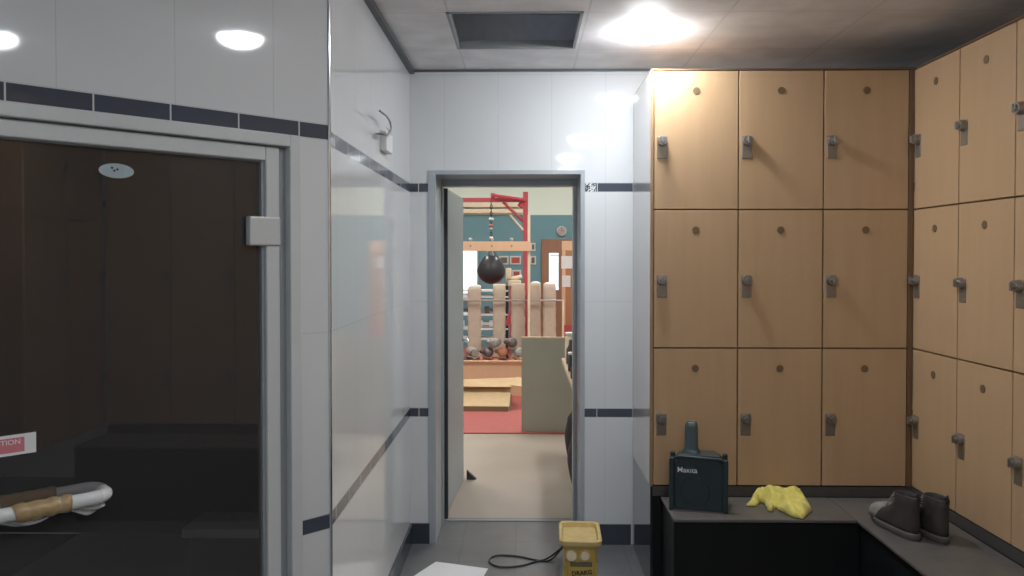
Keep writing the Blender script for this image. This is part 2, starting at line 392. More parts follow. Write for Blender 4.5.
def on_glass(px, py):
    """photo pixel -> local (u, z) on the pane plane y=-.026"""
    off = -0.026
    n = Vector((math.sin(PI / 4), -math.cos(PI / 4), 0)) # normal into the room
    d = R3 @ Vector(((px - CX) / FPX, -(py - CY + SH) / FPX, -1)); O = Vector((0, 0, EYE)); P0 = Vector((XL, YC, 0)) + n * off
    t = (P0 - O).dot(n) / d.dot(n); p = O + d * t - Vector((XL, YC, 0))
    return -(p.x + p.y) * 0.70711 + .013, p.z
# handle: horizontal tube standing off the glass, wrapped in film, with tape
uh, zh = on_glass(103, 491); HB = 0.05
u1h = uh + 0.42
path = []
for k in range(9):
    a = PI / 2 * k / 8; path.append((uh + .035 - .035 * math.sin(a), -0.026 + HB - .035 + .035 * math.cos(a) if k else -0.026 + HB, 0))
pts = [(uh, -0.028, zh)] + [(uh + .035 - .035 * math.cos(a), -0.026 + HB - .035 + .035 * math.sin(a), zh) for a in [PI / 2 * k / 8 for k in range(9)]]
pts += [(u1h - .035 + .035 * math.sin(a), -0.026 + HB - .035 + .035 * math.cos(a), zh) for a in [PI / 2 * k / 8 for k in range(9)]] + [(u1h, -0.028, zh)]
hd = MB().tube(pts, 0.0175, 16).build('handle', M['white'], d2, True)
c = MB(); yh = -0.026 + HB
tp = [(uh + .094 + .125 * k / 14, yh + .001, zh + .0012 * math.sin(k * 2.1)) for k in range(15)]
c.tube(tp, [0.0225 + 0.002 * math.sin(k * 1.7) for k in range(15)], 14); c.build('tape_wrap', M['tape'], hd, True)
pb2 = [(p[0], -.06 - p[1], p[2]) for p in pts]
h2 = MB().tube(pb2, 0.0175, 16).build('inner_handle', M['white'], d2, True)
c = MB(); c.tube([(p[0] + .01, -.06 - p[1], p[2]) for p in tp], .0225, 12); c.build('tape_wrap', M['tape'], h2, True)
c = MB()
bmw = c.bm; rows = []
for i in range(30):
    uu = uh + .01 + i * .0125; rr = []
    for k in range(9):
        t = k / 8; dz = -0.012 - t * (0.016 + 0.012 * math.sin(i * .55)) ; dy = .010 * math.sin(i * .9 + k * 1.3) * t
        rr.append(bmw.verts.new((uu, yh + dy, zh + dz)))
    rows.append(rr)
for A, B in zip(rows, rows[1:]):
    for k in range(8): bmw.faces.new((A[k], A[k + 1], B[k + 1], B[k]))
fo = c.build('loose_plastic_film', M['wrap'], hd, True)
sd = fo.modifiers.new('s', 'SOLIDIFY'); sd.thickness = 0.0006
c = MB(); c.tube([(uh + .02 + .34 * k / 20, yh, zh) for k in range(21)], [0.020 + .003 * math.sin(k * 1.9) * math.sin(k * .7) for k in range(21)], 12); c.build('plastic_film', M['wrap'], hd, True)
# badge
ub, zb = on_glass(116, 171)
c = MB(); c.cyl((0, -.024, 0), (0, -.021, 0), 1.0, seg=40)
for v in c.bm.verts: v.co.x = ub + v.co.x * .045; v.co.z = zb + v.co.z * .020
bd = c.build('badge', M['badgerim'], d2)
c = MB(); c.cyl((0, -.021, 0), (0, -.0205, 0), 1.0, seg=40)
for v in c.bm.verts: v.co.x = ub + v.co.x * .041; v.co.z = zb + v.co.z * .0172
c.build('badge_face', M['badge'], bd)
c = MB()
for du, dz in ((.012, .0075), (.006, .0), (-.002, .004)): c.sphere((ub + du, -.0205, zb + dz), .0035, (1, .2, .9), 10)
c.build('badge_dots', M['inkdark'], bd)
# caution sticker
ul, zl = on_glass(36, 441)
cs = MB().box(ul, -.0258, zl - .028, ul + .17, -.0248, zl + .024).build('caution_sticker', M['paper'], d2)
MB().box(ul + .026, -.0247, zl - .021, ul + .165, -.0244, zl + .016).build('red_panel', M['redink'], cs)
mxl = Matrix.Translation((ul + .075, -.0243, zl + .005)) @ Matrix.Rotation(PI, 4, 'Z') @ Matrix.Rotation(PI / 2, 4, 'X')
text('sticker_text', 'CAUTION', 0.018, M['paper'], cs, mxl, 0.0002)
# ------------------------------------------------------------------ hook on the left wall
hp = at(385, 140, X=XL)
hk = thing('wall_hook', 'bent wire hook on a small white block high on the left wall', 'hook', (XL, hp.y, hp.z))
def hl(px, py, d=.05):
    p = at(px, py, X=XL + d); return (d, p.y - hp.y, p.z - hp.z)
e0, e1 = hl(383.5, 150, .015), hl(389.5, 136, .015)
MB().box(0, e0[1], e0[2], .03, e1[1], e1[2], .005).build('block', M['white'], hk)
c = MB(); c.tube([hl(377, 134, .004), hl(380, 134, .03), hl(387, 134.5), hl(390, 132.5), hl(391.5, 128), hl(390, 121.5), hl(386.5, 115.5), hl(380, 111)], .0052, 10); c.build('wire_arm', M['steel'], hk, True)
c = MB(); c.tube([hl(387, 137, .02), hl(388, 134, .045), hl(389, 130, .04), hl(386, 128, .02)], .0035, 8); c.build('clip', M['chrome'], hk, True)
# ------------------------------------------------------------------ doorway to the gym
d1 = bpy.data.objects.new('door_1', None); C.objects.link(d1); struct(d1); d1.location = (0, YB, 0); d1['label'] = 'grey metal door frame with its grey leaf opened into the gym'
c = MB()
fw = .018; th = .40
c.box(DX0 - .006, -.006, 0, DX0 + fw + .018, th, DH - .018, .002); c.box(DX1 - fw, -.006, 0, DX1 + .006, th, DH - .018, .002)
c.box(DX0 - .006, -.006, DH - .018, DX1 + .006, th, DH + .006, .002)
c.build('door_frame', M['greypaint'], d1)
c = MB(); c.box(DX0 + fw, .29, 0, DX0 + fw + .026, .39, DH - .045); c.box(DX1 - fw - .022, .29, 0, DX1 - fw, .39, DH - .045); c.box(DX0 + fw, .29, DH - .055, DX1 - fw, .39, DH - .018)
c.build('door_stop', M['greypaint'], d1)
c = MB(); c.box(DX0 + fw + .018, .392, 0, DX0 + fw + .046, .43, DH - .06); c.build('hinge_seal_strip', M['rubber'], d1)  # dark rubber seal beside the hinged edge of the leaf
lf0 = at(447, 400, Y=4.81); lf1 = at(463.5, 400, Y=5.66)
la = math.atan2(lf1.y - lf0.y, lf1.x - lf0.x); Ll = math.hypot(lf1.x - lf0.x, lf1.y - lf0.y)
leaf = MB().box(0, 0, .008, Ll, .044, 2.04, .002).build('door_leaf', M['greyleaf'], d1, loc=(lf0.x, lf0.y - YB, 0), rotz=la)
c = MB(); c.cyl((Ll - .07, .0, 1.02), (Ll - .07, -.05, 1.02), .01); c.cyl((Ll - .07, -.05, 1.02), (Ll - .18, -.05, 1.02), .009); c.build('lever_handle', M['chrome'], leaf, True)
th_ = struct(MB().box(DX0 + fw, 4.735, 0, DX1 - fw, 4.77, .006, .002).build('trim_4', M['greyseal']))
wp = at(470, 479, Z=0)
wd = MB(); wd.prism([(-.035, 0), (.035, 0), (-.035, .065)], -.02, .02, Matrix.Rotation(PI / 2, 4, 'X'))
tag(wd.build('door_wedge', M['rubber'], loc=(wp.x + .012, wp.y, 0.001)), 'black wedge on the floor at the edge of the open grey door', 'door wedge')
# ------------------------------------------------------------------ lockers
def make_locker(W):
    t = thing('locker', '', 'locker')
    MB().box(-W / 2 + .0008, .020, .0008, W / 2 - .0008, .50, LH - .0008).build('carcass', M['carcass'], t)
    d = MB().box(-W / 2 + .0035, 0, .0035, W / 2 - .0035, .0185, LH - .0035, .0012).build('door', M['maple'], t)
    c = MB(); c.cyl((0, .001, LH - .098), (0, -.0025, LH - .098), .0175, seg=28); c.build('number_disc', M['disc'], d)
    x0 = -W / 2 + .040; zc = LH * .46
    c = MB(); c.box(x0 - .024, -.004, zc - .062, x0 + .024, .0, zc + .045, .0025); c.build('lock_plate', M['plate'], d)
    c = MB(); c.cyl((x0, -.004, zc + .022), (x0, -.026, zc + .022), .0255, .022, 24); c.cyl((x0, -.026, zc + .022), (x0, -.034, zc + .022), .013, .011, 18)
    c.box(x0 - .004, -.042, zc + .006, x0 + .004, -.033, zc + .038, .002)
    c.build('lock_knob', M['steel'], d)
    return t
rowname = ['bottom row', 'middle row', 'top row']
protoA = None
labA = {
 (0, 0): 'locker directly behind the dark teal radio, in the bottom row',
 (1, 0): 'bottom-row locker behind the left end of the yellow cloth, right of the radio',
 (2, 0): 'bottom-row locker next to the brown corner strip, right of the yellow cloth',
 (0, 1): 'middle-row locker at the white wall end of the facing bank',
 (1, 1): 'middle-row locker in the centre of the facing bank of nine',
 (2, 1): 'middle-row locker of the facing bank next to the brown corner strip',
 (0, 2): 'top-row locker under the glaring downlight, washed pale at its upper left',
 (1, 2): 'top-row locker in the middle column of the facing bank',
 (2, 2): 'top-row locker of the facing bank, dim and next to the brown corner strip'}
X0 = 0.622
for i in range(3):
    for r in range(3):
        if protoA is None: protoA = make_locker(LW); o = protoA
        else: o = copy_tree(protoA)
        o.location = (X0 + LW * (i + .5), FY, LZ + LH * r); tag(o, 'light wood ' + labA[(i, r)], 'locker', 'lockers in the bank facing the camera')
colR = ['first column from the corner', 'second column from the corner', 'cut off by the right edge']
protoB = make_locker(RWD); protoC = make_locker(RW2)
for i in range(8):
    for r in range(3):
        src = protoB if i < 3 else protoC
        o = src if (i, r) in ((0, 0), (3, 0)) else copy_tree(src)
        yc = FY - RWD * (i + .5) if i < 3 else FY - RWD * 3 - RW2 * (i - 3 + .5)
        o.location = (FX, yc, LZ + LH * r); o.rotation_euler[2] = -PI / 2
        if i < 3: tag(o, 'light wood locker, right-hand bank, %s, %s' % (rowname[r], colR[i]), 'locker', 'lockers in the right-hand bank')
        else: tag(o, 'light wood locker seen only as a dim reflection in the dark glass door', 'locker', 'lockers mirrored in the glass door')
YR = FY - RWD * 3 - RW2 * 5
for i in range(2):
    for r in range(3):
        o = copy_tree(protoA); o.location = (FX - .03 - LW * (i + .5), YR, LZ + LH * r); o.rotation_euler[2] = PI
        tag(o, 'light wood locker seen only as a dim reflection in the dark glass door', 'locker', 'lockers mirrored in the glass door')
tag(MB().box(X0 + 3 * LW, FY - .002, LZ, FX - .001, FY + .02, LZ + 3 * LH, .001).build('corner_strip', M['mapledark']), 'brown vertical filler strip in the inside corner between the two locker banks', 'filler strip')
ep = thing('locker_end_panel', 'pale glossy end panel on the left side of the facing locker bank', 'panel', (X0, FY, LZ))
MB().box(-.014, .004, -.004, -.001, YB - FY - .001, 3 * LH + .002, .001).build('panel', M['endpanel'], ep)
MB().box(-.016, -.001, -.004, -.001, .0035, 3 * LH + .002, .001).build('edge_strip', M['mapleedge'], ep)
tag(MB().box(X0 - .014, FY - .0, LZ + 3 * LH + .003, FX, YB - .01, LZ + 3 * LH + .007, .002).build('locker_top_board', M['mapleedge']), 'thin wooden board along the top of the facing locker bank', 'board')
tag(MB().box(FX, YR, LZ + 3 * LH + .003, XR - .01, FY - .001, LZ + 3 * LH + .007, .002).build('locker_top_board', M['mapleedge']), 'thin wooden board along the top of the right-hand locker bank', 'board')
# plinths
pb = thing('locker_plinth', 'dark plinth carrying the facing locker bank above the bench', 'plinth', (X0, FY, 0))
MB().box(.002, .012, 0, FX - X0 - .03, YB - FY - .014, LZ - .006).build('box', M['plinth'], pb)
MB().box(.0, .0, .46, FX - X0 - .001, .012, LZ - .003).build('upstand', M['upstand'], pb)
MB().box(-.012, .0, 0, .0, YB - FY - .014, LZ - .006).build('end_panel', M['plinthgloss'], pb)
pr = thing('locker_plinth', 'dark plinth carrying the right-hand locker bank above the bench', 'plinth', (FX, FY, 0))
MB().box(.014, YR - FY, 0, XR - FX - .01, -.001, LZ - .006).build('box', M['plinth'], pr)
MB().box(.0, YR - FY, .46, .012, -.001, LZ - .003).build('upstand', M['upstand'], pr)
# benches
BZ = 0.458; BY = 3.43; BX = 1.464
b1 = thing('locker_room_bench', 'short grey-topped bench under the facing lockers, carrying the radio and yellow cloth', 'bench', (0.66, BY, 0))
MB().box(0, 0, BZ - .014, BX - .66 - .002, FY - BY - .002, BZ, .003).build('seat', M['bench'], b1)
MB().box(.004, .012, 0, BX - .66 + .014, .03, BZ - .015).build('front_panel', M['plinth'], b1)
MB().box(.004, .031, 0, .02, FY - BY - .004, BZ - .015).build('end_panel', M['plinth'], b1)
b2 = thing('locker_room_bench', 'long grey-topped bench under the right-hand lockers, carrying the boots', 'bench', (BX, YR, 0))
MB().box(0, .0, BZ - .014, FX - BX - .002, FY - YR - .004, BZ, .003).build('seat', M['bench'], b2)
MB().box(.016, .0, 0, .03, BY - YR + .010, BZ - .015).build('front_panel', M['plinth'], b2)
# ------------------------------------------------------------------ downlights
def downlight(x, y, lab, lens='lens'):
    t = thing('downlight', lab, 'ceiling light', (x, y, HC), 0, 'round ceiling downlights')
    c = MB(); n = 40; rings = []
    for r, z in ((.108, 0), (.108, -.004), (.104, -.007), (.102, -.003)): rings.append([(r * math.cos(2 * PI * k / n), r * math.sin(2 * PI * k / n), z - .0005) for k in range(n)])
    c.loft(rings, False, False); c.build('bezel', M['white'], t, True)
    rings = []
    for k in range(7):
        a = PI / 2 * k / 6; r = .1015 * math.cos(a) + .001; z = -.002 - .05 * math.sin(a)
        rings.append([(r * math.cos(2 * PI * j / n), r * math.sin(2 * PI * j / n), z) for j in range(n)])
    MB().loft(rings).build('diffuser', M[lens], t, True)
downlight(.573, 3.64, 'glaring round downlight in the ceiling above the left end of the lockers', 'lens_bright')
downlight(.50, 1.85, 'ceiling downlight seen as the large oval mirrored in tiles above the glass door')
downlight(.46, .69, 'round downlight mirrored at the left edge of the photo above the glass door')
downlight(.50, -.70, 'unseen downlight added behind the camera to brighten the room, in line with the others')  # added lamp, never in view, lifts the overall room brightness
downlight(-1.05, -.35, 'unseen downlight added behind the camera to brighten the left walls')  # added lamp, never in view, brightens the left walls
# ------------------------------------------------------------------ radio on the bench
pa = at(673, 504, Z=BZ); pbp = at(725, 517, Z=BZ)
rw = .238; ra = R(-13); pa = at(673, 509, Z=BZ); pbp = at(725, 514, Z=BZ)
rd = thing('jobsite_radio', 'dark teal box-shaped work radio with an upright stem, on the bench under the left lockers', 'radio', ((pa.x + pbp.x) / 2, (pa.y + pbp.y) / 2, BZ), ra)
W_ = rw; H_ = .245; D_ = .12
c = MB()
prof = [(-W_ / 2 + .012, 0), (W_ / 2 - .012, 0), (W_ / 2 - .006, .06), (W_ / 2 - .006, H_ - .03), (W_ / 2 - .03, H_), (-W_ / 2 + .03, H_), (-W_ / 2 + .006, H_ - .03), (-W_ / 2 + .006, .06)]
c.prism(prof, -D_ , -.008, Matrix.Rotation(PI / 2, 4, 'X'))
bmesh.ops.bevel(c.bm, geom=c.bm.edges[:], offset=.006, segments=2, affect='EDGES')
body = c.build('body', M['teal'], rd)
c = MB(); c.cyl((-.015, .009, .085), (-.015, .003, .085), .066, .062, 32); c.build('speaker_grille', M['tealdark'], body)
for zz in (H_ - .055,): MB().box(-W_ / 2 + .06, .002, zz, -W_ / 2 + .10, .008, zz + .008, .001).build('indicator_strip', M['tealtop'], body)
c = MB()
for k in range(4): c.sphere((-.07 + .035 * k, .006, .145 - .02 * (k % 2)), .0045, (1, .6, 1), 10)
c.build('control_buttons', M['tealtop'], body)
for sx in (-1, 1):
    for yy in (.0, D_ - .006):
        c = MB(); c.box(sx * W_ / 2 - .014, yy - .006, .002, sx * W_ / 2 + .010, yy + .018, H_ - .004, .006); c.build('corner_guard', M['teal'], rd)
# sloping top shell with recess rim
c = MB(); c.prism([(-W_ / 2 + .02, .0), (W_ / 2 - .02, .0), (W_ / 2 - .045, D_), (-W_ / 2 + .045, D_)], H_ - .012, H_ + .008)
bmesh.ops.bevel(c.bm, geom=c.bm.edges[:], offset=.005, segments=2, affect='EDGES'); c.build('top_shell', M['tealtop'], rd)
c = MB(); c.tube([(-W_ / 2 + .01, .0, H_ - .006), (-W_ / 2 + .03, -.004, H_ + .004), (W_ / 2 - .03, -.004, H_ - .001), (W_ / 2 - .006, .0, H_ - .012)], .006, 10); c.build('front_rail', M['tealtop'], rd, True)
c = MB()
n = 8; rings = []
for z, a, b_ in ((H_ - .0, .046, .042), (H_ + .014, .038, .034), (H_ + .03, .031, .028), (H_ + .125, .029, .026), (H_ + .142, .026, .022), (H_ + .15, .018, .015)):
    rings.append([(-.035 + a * (abs(math.cos(t)) ** .5) * (1 if math.cos(t) > 0 else -1), .07 + b_ * (abs(math.sin(t)) ** .5) * (1 if math.sin(t) > 0 else -1), z) for t in [2 * PI * k / 24 for k in range(24)]])
c.loft(rings); st = c.build('stem', M['tealtop'], rd, True)
MB().box(-.052, .058, H_ + .146, -.012, .084, H_ + .156, .003).build('stem_cap', mat('tan_cap', (.2, .12, .07), .5), st)
text('maker_name', 'Makita', .034, M['white'], body, Matrix.Translation((-.052, .007, H_ - .062)) @ Matrix.Rotation(PI / 2, 4, 'X'), .0006, bold=.0002)
# ------------------------------------------------------------------ yellow cloth
cl = MB(); NX, NY = 60, 40
ct = at(780, 505, Z=BZ)
outline = [(745, 504), (751, 493), (768, 489), (790, 488), (797, 490), (803, 496), (812, 509), (806, 514), (803, 517), (793, 515), (779, 508), (776, 505), (772, 510), (768, 509), (765, 502), (760, 500), (757, 504)]
pw = [at(a, b2, Z=BZ + .012) for a, b2 in outline]
for p in pw: p.y = min(p.y, FY - .035)
cx_ = sum(p.x for p in pw) / len(pw); cy_ = sum(p.y for p in pw) / len(pw)
def inside(x, y, poly):
    r = False; n = len(poly)
    for i in range(n):
        x1, y1 = poly[i].x, poly[i].y; x2, y2 = poly[i - 1].x, poly[i - 1].y
        if (y1 > y) != (y2 > y) and x < (x2 - x1) * (y - y1) / (y2 - y1) + x1: r = not r
    return r
def edge_d(x, y, poly):
    best = 9
    for i in range(len(poly)):
        a = Vector((poly[i - 1].x, poly[i - 1].y)); b_ = Vector((poly[i].x, poly[i].y)); p = Vector((x, y)); ab = b_ - a
        t = max(0, min(1, (p - a).dot(ab) / ab.length_squared)); best = min(best, (p - a - ab * t).length)
    return best
x0, x1 = min(p.x for p in pw), max(p.x for p in pw); y0, y1 = min(p.y for p in pw), max(p.y for p in pw)
# pull the far edge in, since the cloth stands up in a ridge there
gv = {}
for i in range(NX + 1):
    for j in range(NY + 1):
        x = x0 + (x1 - x0) * i / NX; y = y0 + (y1 - y0) * j / NY
        if inside(x, y, pw):
            ed = edge_d(x, y, pw)
            n1 = noise.noise(Vector((x * 22, y * 14, 1.3))); n2 = noise.noise(Vector((x * 45 + y * 30, y * 20, 4.1)))
            ridge = abs(noise.noise(Vector((x * 14 + y * 9, y * 7, 9.0))))
            z = BZ + .003 + min(1, ed / .03) ** .7 * (.008 + .018 * max(0, .5 + n1) + .010 * abs(n2) + .02 * (1 - ridge * 2.5 if ridge < .4 else 0)) * (1 + .9 * max(0, (y - y0) / (y1 - y0)))
            gv[(i, j)] = cl.bm.verts.new((x, y, max(z, BZ + .003)))
for i in range(NX):
    for j in range(NY):
        q = [(i, j), (i + 1, j), (i + 1, j + 1), (i, j + 1)]
        if all(k in gv for k in q): cl.bm.faces.new([gv[k] for k in q])
bmesh.ops.delete(cl.bm, geom=[v for v in cl.bm.verts if not v.link_faces], context='VERTS')
for v in cl.bm.verts:
    if v.is_boundary:
        best = None
        for i in range(len(pw)):
            a = Vector((pw[i - 1].x, pw[i - 1].y)); b_ = Vector((pw[i].x, pw[i].y)); p = Vector((v.co.x, v.co.y)); ab = b_ - a
            q = a + ab * max(0, min(1, (p - a).dot(ab) / ab.length_squared))
            if best is None or (q - p).length < (best - p).length: best = q
        v.co.x, v.co.y = best.x, best.y; v.co.z = BZ + .003
co = cl.build('cleaning_cloth', M['yellowcloth'], smooth=True)
md = co.modifiers.new('s', 'SOLIDIFY'); md.thickness = .002; md.offset = 1
tag(co, 'crumpled yellow cloth lying on the grey bench beside the radio', 'cloth')
# ------------------------------------------------------------------ boots
def outline_foot(L, w, n=32, heel=.36):
    pts = []
    for k in range(n):
        a = 2 * PI * k / n; cxx = math.sin(a); cyy = math.cos(a)
        wy = w * (.92 if cyy > 0 else .78) * (abs(cxx) ** .85) * (1 if cxx >= 0 else -1)
        pts.append((wy, L * .5 * (abs(cyy) ** .9) * (1 if cyy >= 0 else -1)))
    return pts
def make_boot(t):
    L = .295; w = .054
    base = outline_foot(L, w)
    def sec(z, yb, yf, ws):
        mid = (yb + yf) / 2; s = (yf - yb) / L
        return [(p[0] * ws, mid + p[1] * s, z) for p in base]
    h = L / 2
    MB().loft([sec(.001, -h + .004, h - .012, .92), sec(.004, -h, h - .004, 1.0), sec(.022, -h - .003, h, 1.04), sec(.030, -h - .001, h - .002, 1.0)]).build('sole', M['bootsole'], t, True)
    up = [sec(.028, -h + .004, h - .006, .96), sec(.045, -h + .002, h - .008, .97), sec(.062, -h + .001, h - .024, .93), sec(.078, -h + .003, h - .062, .88), sec(.095, -h + .005, h - .115, .82),
          sec(.115, -h + .006, -h + .145, .76), sec(.14, -h + .006, -h + .128, .74), sec(.172, -h + .001, -h + .13, .78), sec(.176, -h + .006, -h + .124, .70), sec(.165, -h + .012, -h + .117, .62), sec(.12, -h + .014, -h + .112, .58)]
    MB().loft(up).build('upper', M['boot'], t, True)
    tc = [sec(.030, h - .130, h - .003, 1.0), sec(.048, h - .130, h - .003, 1.03), sec(.068, h - .128, h - .012, 1.0), sec(.084, h - .122, h - .032, .86), sec(.092, h - .108, h - .052, .58)]
    MB().loft(tc).build('toe_cap', M['boottoe'], t, True)
    MB().loft([sec(.125, -h + .02, -h + .11, .55), sec(.128, -h + .02, -h + .11, .55)]).build('insole', M['insole'], t, True)
    c = MB()
    for k in range(5):
        y = -h + .185 - k * .014; z = .094 + k * .016; yy = y + .0
        c.tube([(-.030, yy - .01, z - .006), (-.015, yy + .006, z + .004), (.015, yy + .002, z + .006), (.030, yy - .012, z - .004)], .0024, 6)
    c.build('laces', M['lace'], t, True)
    c = MB(); c.tube([(.0, -h + .004, .165), (.0, -h - .008, .185), (.0, -h - .002, .198), (.0, -h + .008, .188), (.0, -h + .01, .172)], .004, 6); c.build('pull_loop', M['boot'], t, True)
h1 = at(917, 541, Z=BZ)
bt = thing('boot', 'dark ankle boot with a pale dusty toe cap, nearer the bench edge', 'boot', (1.575, 3.315, BZ), R(9))
make_boot(bt)
bt2 = copy_tree(bt); bt2.location = (1.682, 3.285, BZ); bt2.rotation_euler[2] = R(6)
tag(bt2, 'dark ankle boot nearer the right-hand lockers, its toe hidden behind its pair', 'boot')
# ------------------------------------------------------------------ yellow transformer on the floor with cable
yt = thing('site_transformer', 'yellow portable transformer with two round sockets, on the floor before the doorway', 'transformer', (0.249, 3.46, 0), R(-2))
TW, TH, TD = .182, .395, .26
def rr_ring(w, d, z, r=.03, n=6):
    pts = []
    for sx, sy, a0 in ((1, 1, 0), (-1, 1, 90), (-1, -1, 180), (1, -1, 270)):
        for k in range(n + 1):
            a = R(a0 + 90 * k / n); pts.append((sx * (w / 2 - r) + r * math.cos(a), sy * (d / 2 - r) + r * math.sin(a), z))
    return pts
bdy = MB().loft([rr_ring(TW * .80, TD * .84, 0), rr_ring(TW * .82, TD * .86, .01), rr_ring(TW * .80, TD * .84, TH - .035, .025)]).build('body', M['yellow'], yt, True)
bdy.data.polygons.foreach_set('use_smooth', [False] * len(bdy.data.polygons))
rings = [rr_ring(TW * .84, TD * .86, TH - .040), rr_ring(TW * 1.0, TD * 1.0, TH - .022, .034), rr_ring(TW * 1.02, TD * 1.02, TH - .004, .034), rr_ring(TW * .98, TD * .98, TH, .032), rr_ring(TW * .86, TD * .88, TH - .003, .026), rr_ring(TW * .80, TD * .84, TH - .022, .022)]
MB().loft(rings).build('top_tray', M['yellowdirty'], yt, False)
fy = -TD * .42
for k, (xx, m_) in enumerate(((-.040, M['cream']), (.018, M['cream']))):
    c = MB(); c.cyl((xx, fy + .005, TH - .068), (xx, fy - .016, TH - .068), .021 if k == 0 else .017, seg=24)
    s_ = c.build('socket_cap', m_, yt)
    c = MB(); c.cyl((xx, fy + .004, TH - .068), (xx, fy - .006, TH - .068), .026, seg=24); c.build('socket_rim', M['yellowdirty'], s_)
MB().box(-.045, fy - .004, TH - .118, .05, fy + .002, TH - .098, .002).build('breaker_strip', mat('olive_strip', (.14, .14, .07), .5), yt)
for sx in (-1, 1): MB().box(sx * .066 - .004, fy - .008, .02, sx * .066 + .004, fy + .004, TH - .10, .002).build('rib', M['yellow'], yt)
text('marker_writing', 'DRAKG', .026, M['inkdark'], yt, Matrix.Translation((.006, fy - .003, TH - .145)) @ Matrix.Rotation(R(-6), 4, 'Y') @ Matrix.Rotation(PI / 2, 4, 'X'), .0005, bold=.0008)
cab = [(at(567, 541, Y=3.62)), at(560, 549, Z=.10), at(548, 558, Z=.02), at(535, 562, Z=.005), at(520, 566, Z=.005), at(500, 567, Z=.005), at(490, 563, Z=.005), at(491, 558, Z=.005), at(500, 555.5, Z=.005), at(518, 556.5, Z=.005), at(535, 560, Z=.005), at(548, 561, Z=.005), at(556, 555, Z=.02), at(562, 548, Z=.08), at(568, 543, Y=3.6)]
def catmull(P, n=8):
    out = []
    for i in range(len(P) - 1):
        p0, p1, p2, p3 = P[max(i - 1, 0)], P[i], P[i + 1], P[min(i + 2, len(P) - 1)]
        for k in range(n):
            t = k / n
            out.append(.5 * ((2 * p1) + (p2 - p0) * t + (2 * p0 - 5 * p1 + 4 * p2 - p3) * t * t + (3 * p1 - p0 - 3 * p2 + p3) * t ** 3))
    return out + [P[-1]]
tag(MB().tube(catmull([Vector((p.x, p.y, max(.006, p.z))) for p in cab]), .005, 8).build('cable', M['blackplastic'], smooth=True), 'black cable looped on the floor tiles beside the yellow transformer', 'cable')
# paper on floor
pp = [at(*q, Z=.0) for q in ((436, 562), (488, 569), (476, 590), (402, 584))]
c = MB(); c.prism([(p.x, p.y) for p in pp], .001, .0025)
tag(c.build('paper_sheet', M['paper']), 'white sheet of paper lying on the dark floor tiles in front of the doorway', 'paper')
# ------------------------------------------------------------------ gym beyond the doorway
GX0, GX1, GY1, GH = -5.2, 3.6, 14.0, 3.9
struct(MB().box(GX0, 4.80, -.1, GX1, GY1 + .1, 0).build('floor_gym', M['gymfloor']))
mf = at(490, 434, Z=0).y
struct(MB().box(GX0, mf, .0, at(521, 434, Z=0).x + 3, GY1, .012).build('floor_gym_mat', M['mat_red']))
zt = at(540, 215, Y=GY1).z
c = MB().box(GX0, GY1, 0, GX1, GY1 + .1, zt); struct(c.build('wall_gym_back', M['gteal']))
c = MB().box(GX0, GY1, zt, GX1, GY1 + .1, GH); struct(c.build('wall_gym_back_upper', M['gpale']))
struct(MB().box(GX0 - .1, 4.73, 0, GX0, GY1, GH).build('wall_gym_left', M['gpale']))
struct(MB().box(GX1, 4.73, 0, GX1 + .1, GY1, GH).build('wall_gym_right', M['gpale']))
c = MB(); c.box(GX0, 4.735, 0, DX0 - .01, 4.80, GH); c.box(DX1 + .01, 4.735, 0, GX1, 4.80, GH); c.box(DX0 - .01, 4.735, DH + .01, DX1 + .01, 4.80, GH)
struct(c.build('wall_gym_front', M['gpale']))
struct(MB().box(GX0, 4.73, GH, GX1, GY1 + .1, GH + .1).build('ceiling_gym', M['gceil']))
# pale horizontal ledges on the upper wall
c = MB()
for py in (205, 211):
    p = at(490, py, Y=GY1 - .1); c.box(GX0, GY1 - .10, p.z - .035, at(523, py, Y=GY1).x, GY1 - .001, p.z + .035)
struct(c.build('trim_5', M['cream']))
for i, (x, y, lab) in enumerate(((-1.8, 7.2, 'long gym ceiling lamp nearest the doorway on the left'), (-1.8, 11.0, 'long gym ceiling lamp over the left of the gym, far from the doorway'), (1.2, 7.8, 'long gym ceiling lamp nearest the doorway on the right'), (1.2, 11.4, 'long gym ceiling lamp over the right of the gym, far from the doorway'))):
    t = thing('ceiling_lamp', lab, 'ceiling lamp', (x, y, GH - .1), 0, 'gym ceiling lamps')
    MB().box(-.16, -.7, .03, .16, .7, .099, .01).build('housing', M['white'], t)
    MB().box(-.14, -.68, 0, .14, .68, .029, .005).build('diffuser', M['tube'], t)
# daylight window in the back wall
def pxbox(x0, y0, x1, y1, Y, d, name, m, parent=None, bev=0.0):
    a = at(x0, y1, Y=Y); b_ = at(x1, y0, Y=Y)
    if parent is None: return MB().box(a.x, Y, a.z, b_.x, Y + d, b_.z, bev).build(name, m)
    pl = parent.location
    return MB().box(a.x - pl.x, Y - pl.y, a.z - pl.z, b_.x - pl.x, Y + d - pl.y, b_.z - pl.z, bev).build(name, m, parent)
wn = bpy.data.objects.new('window_1', None); C.objects.link(wn); struct(wn); wn.location = (0, GY1, 0); wn['label'] = 'bright daylight window in the teal gym wall'
pxbox(440, 247, 478, 300, GY1 - .05, .045, 'window_frame', M['framepale'], wn)
pxbox(442, 251, 476.5, 293, GY1 - .06, .008, 'pane', M['window'], wn)
pxbox(442, 253.5, 476.5, 254.5, GY1 - .075, .01, 'glazing_bar', M['framepale'], wn)
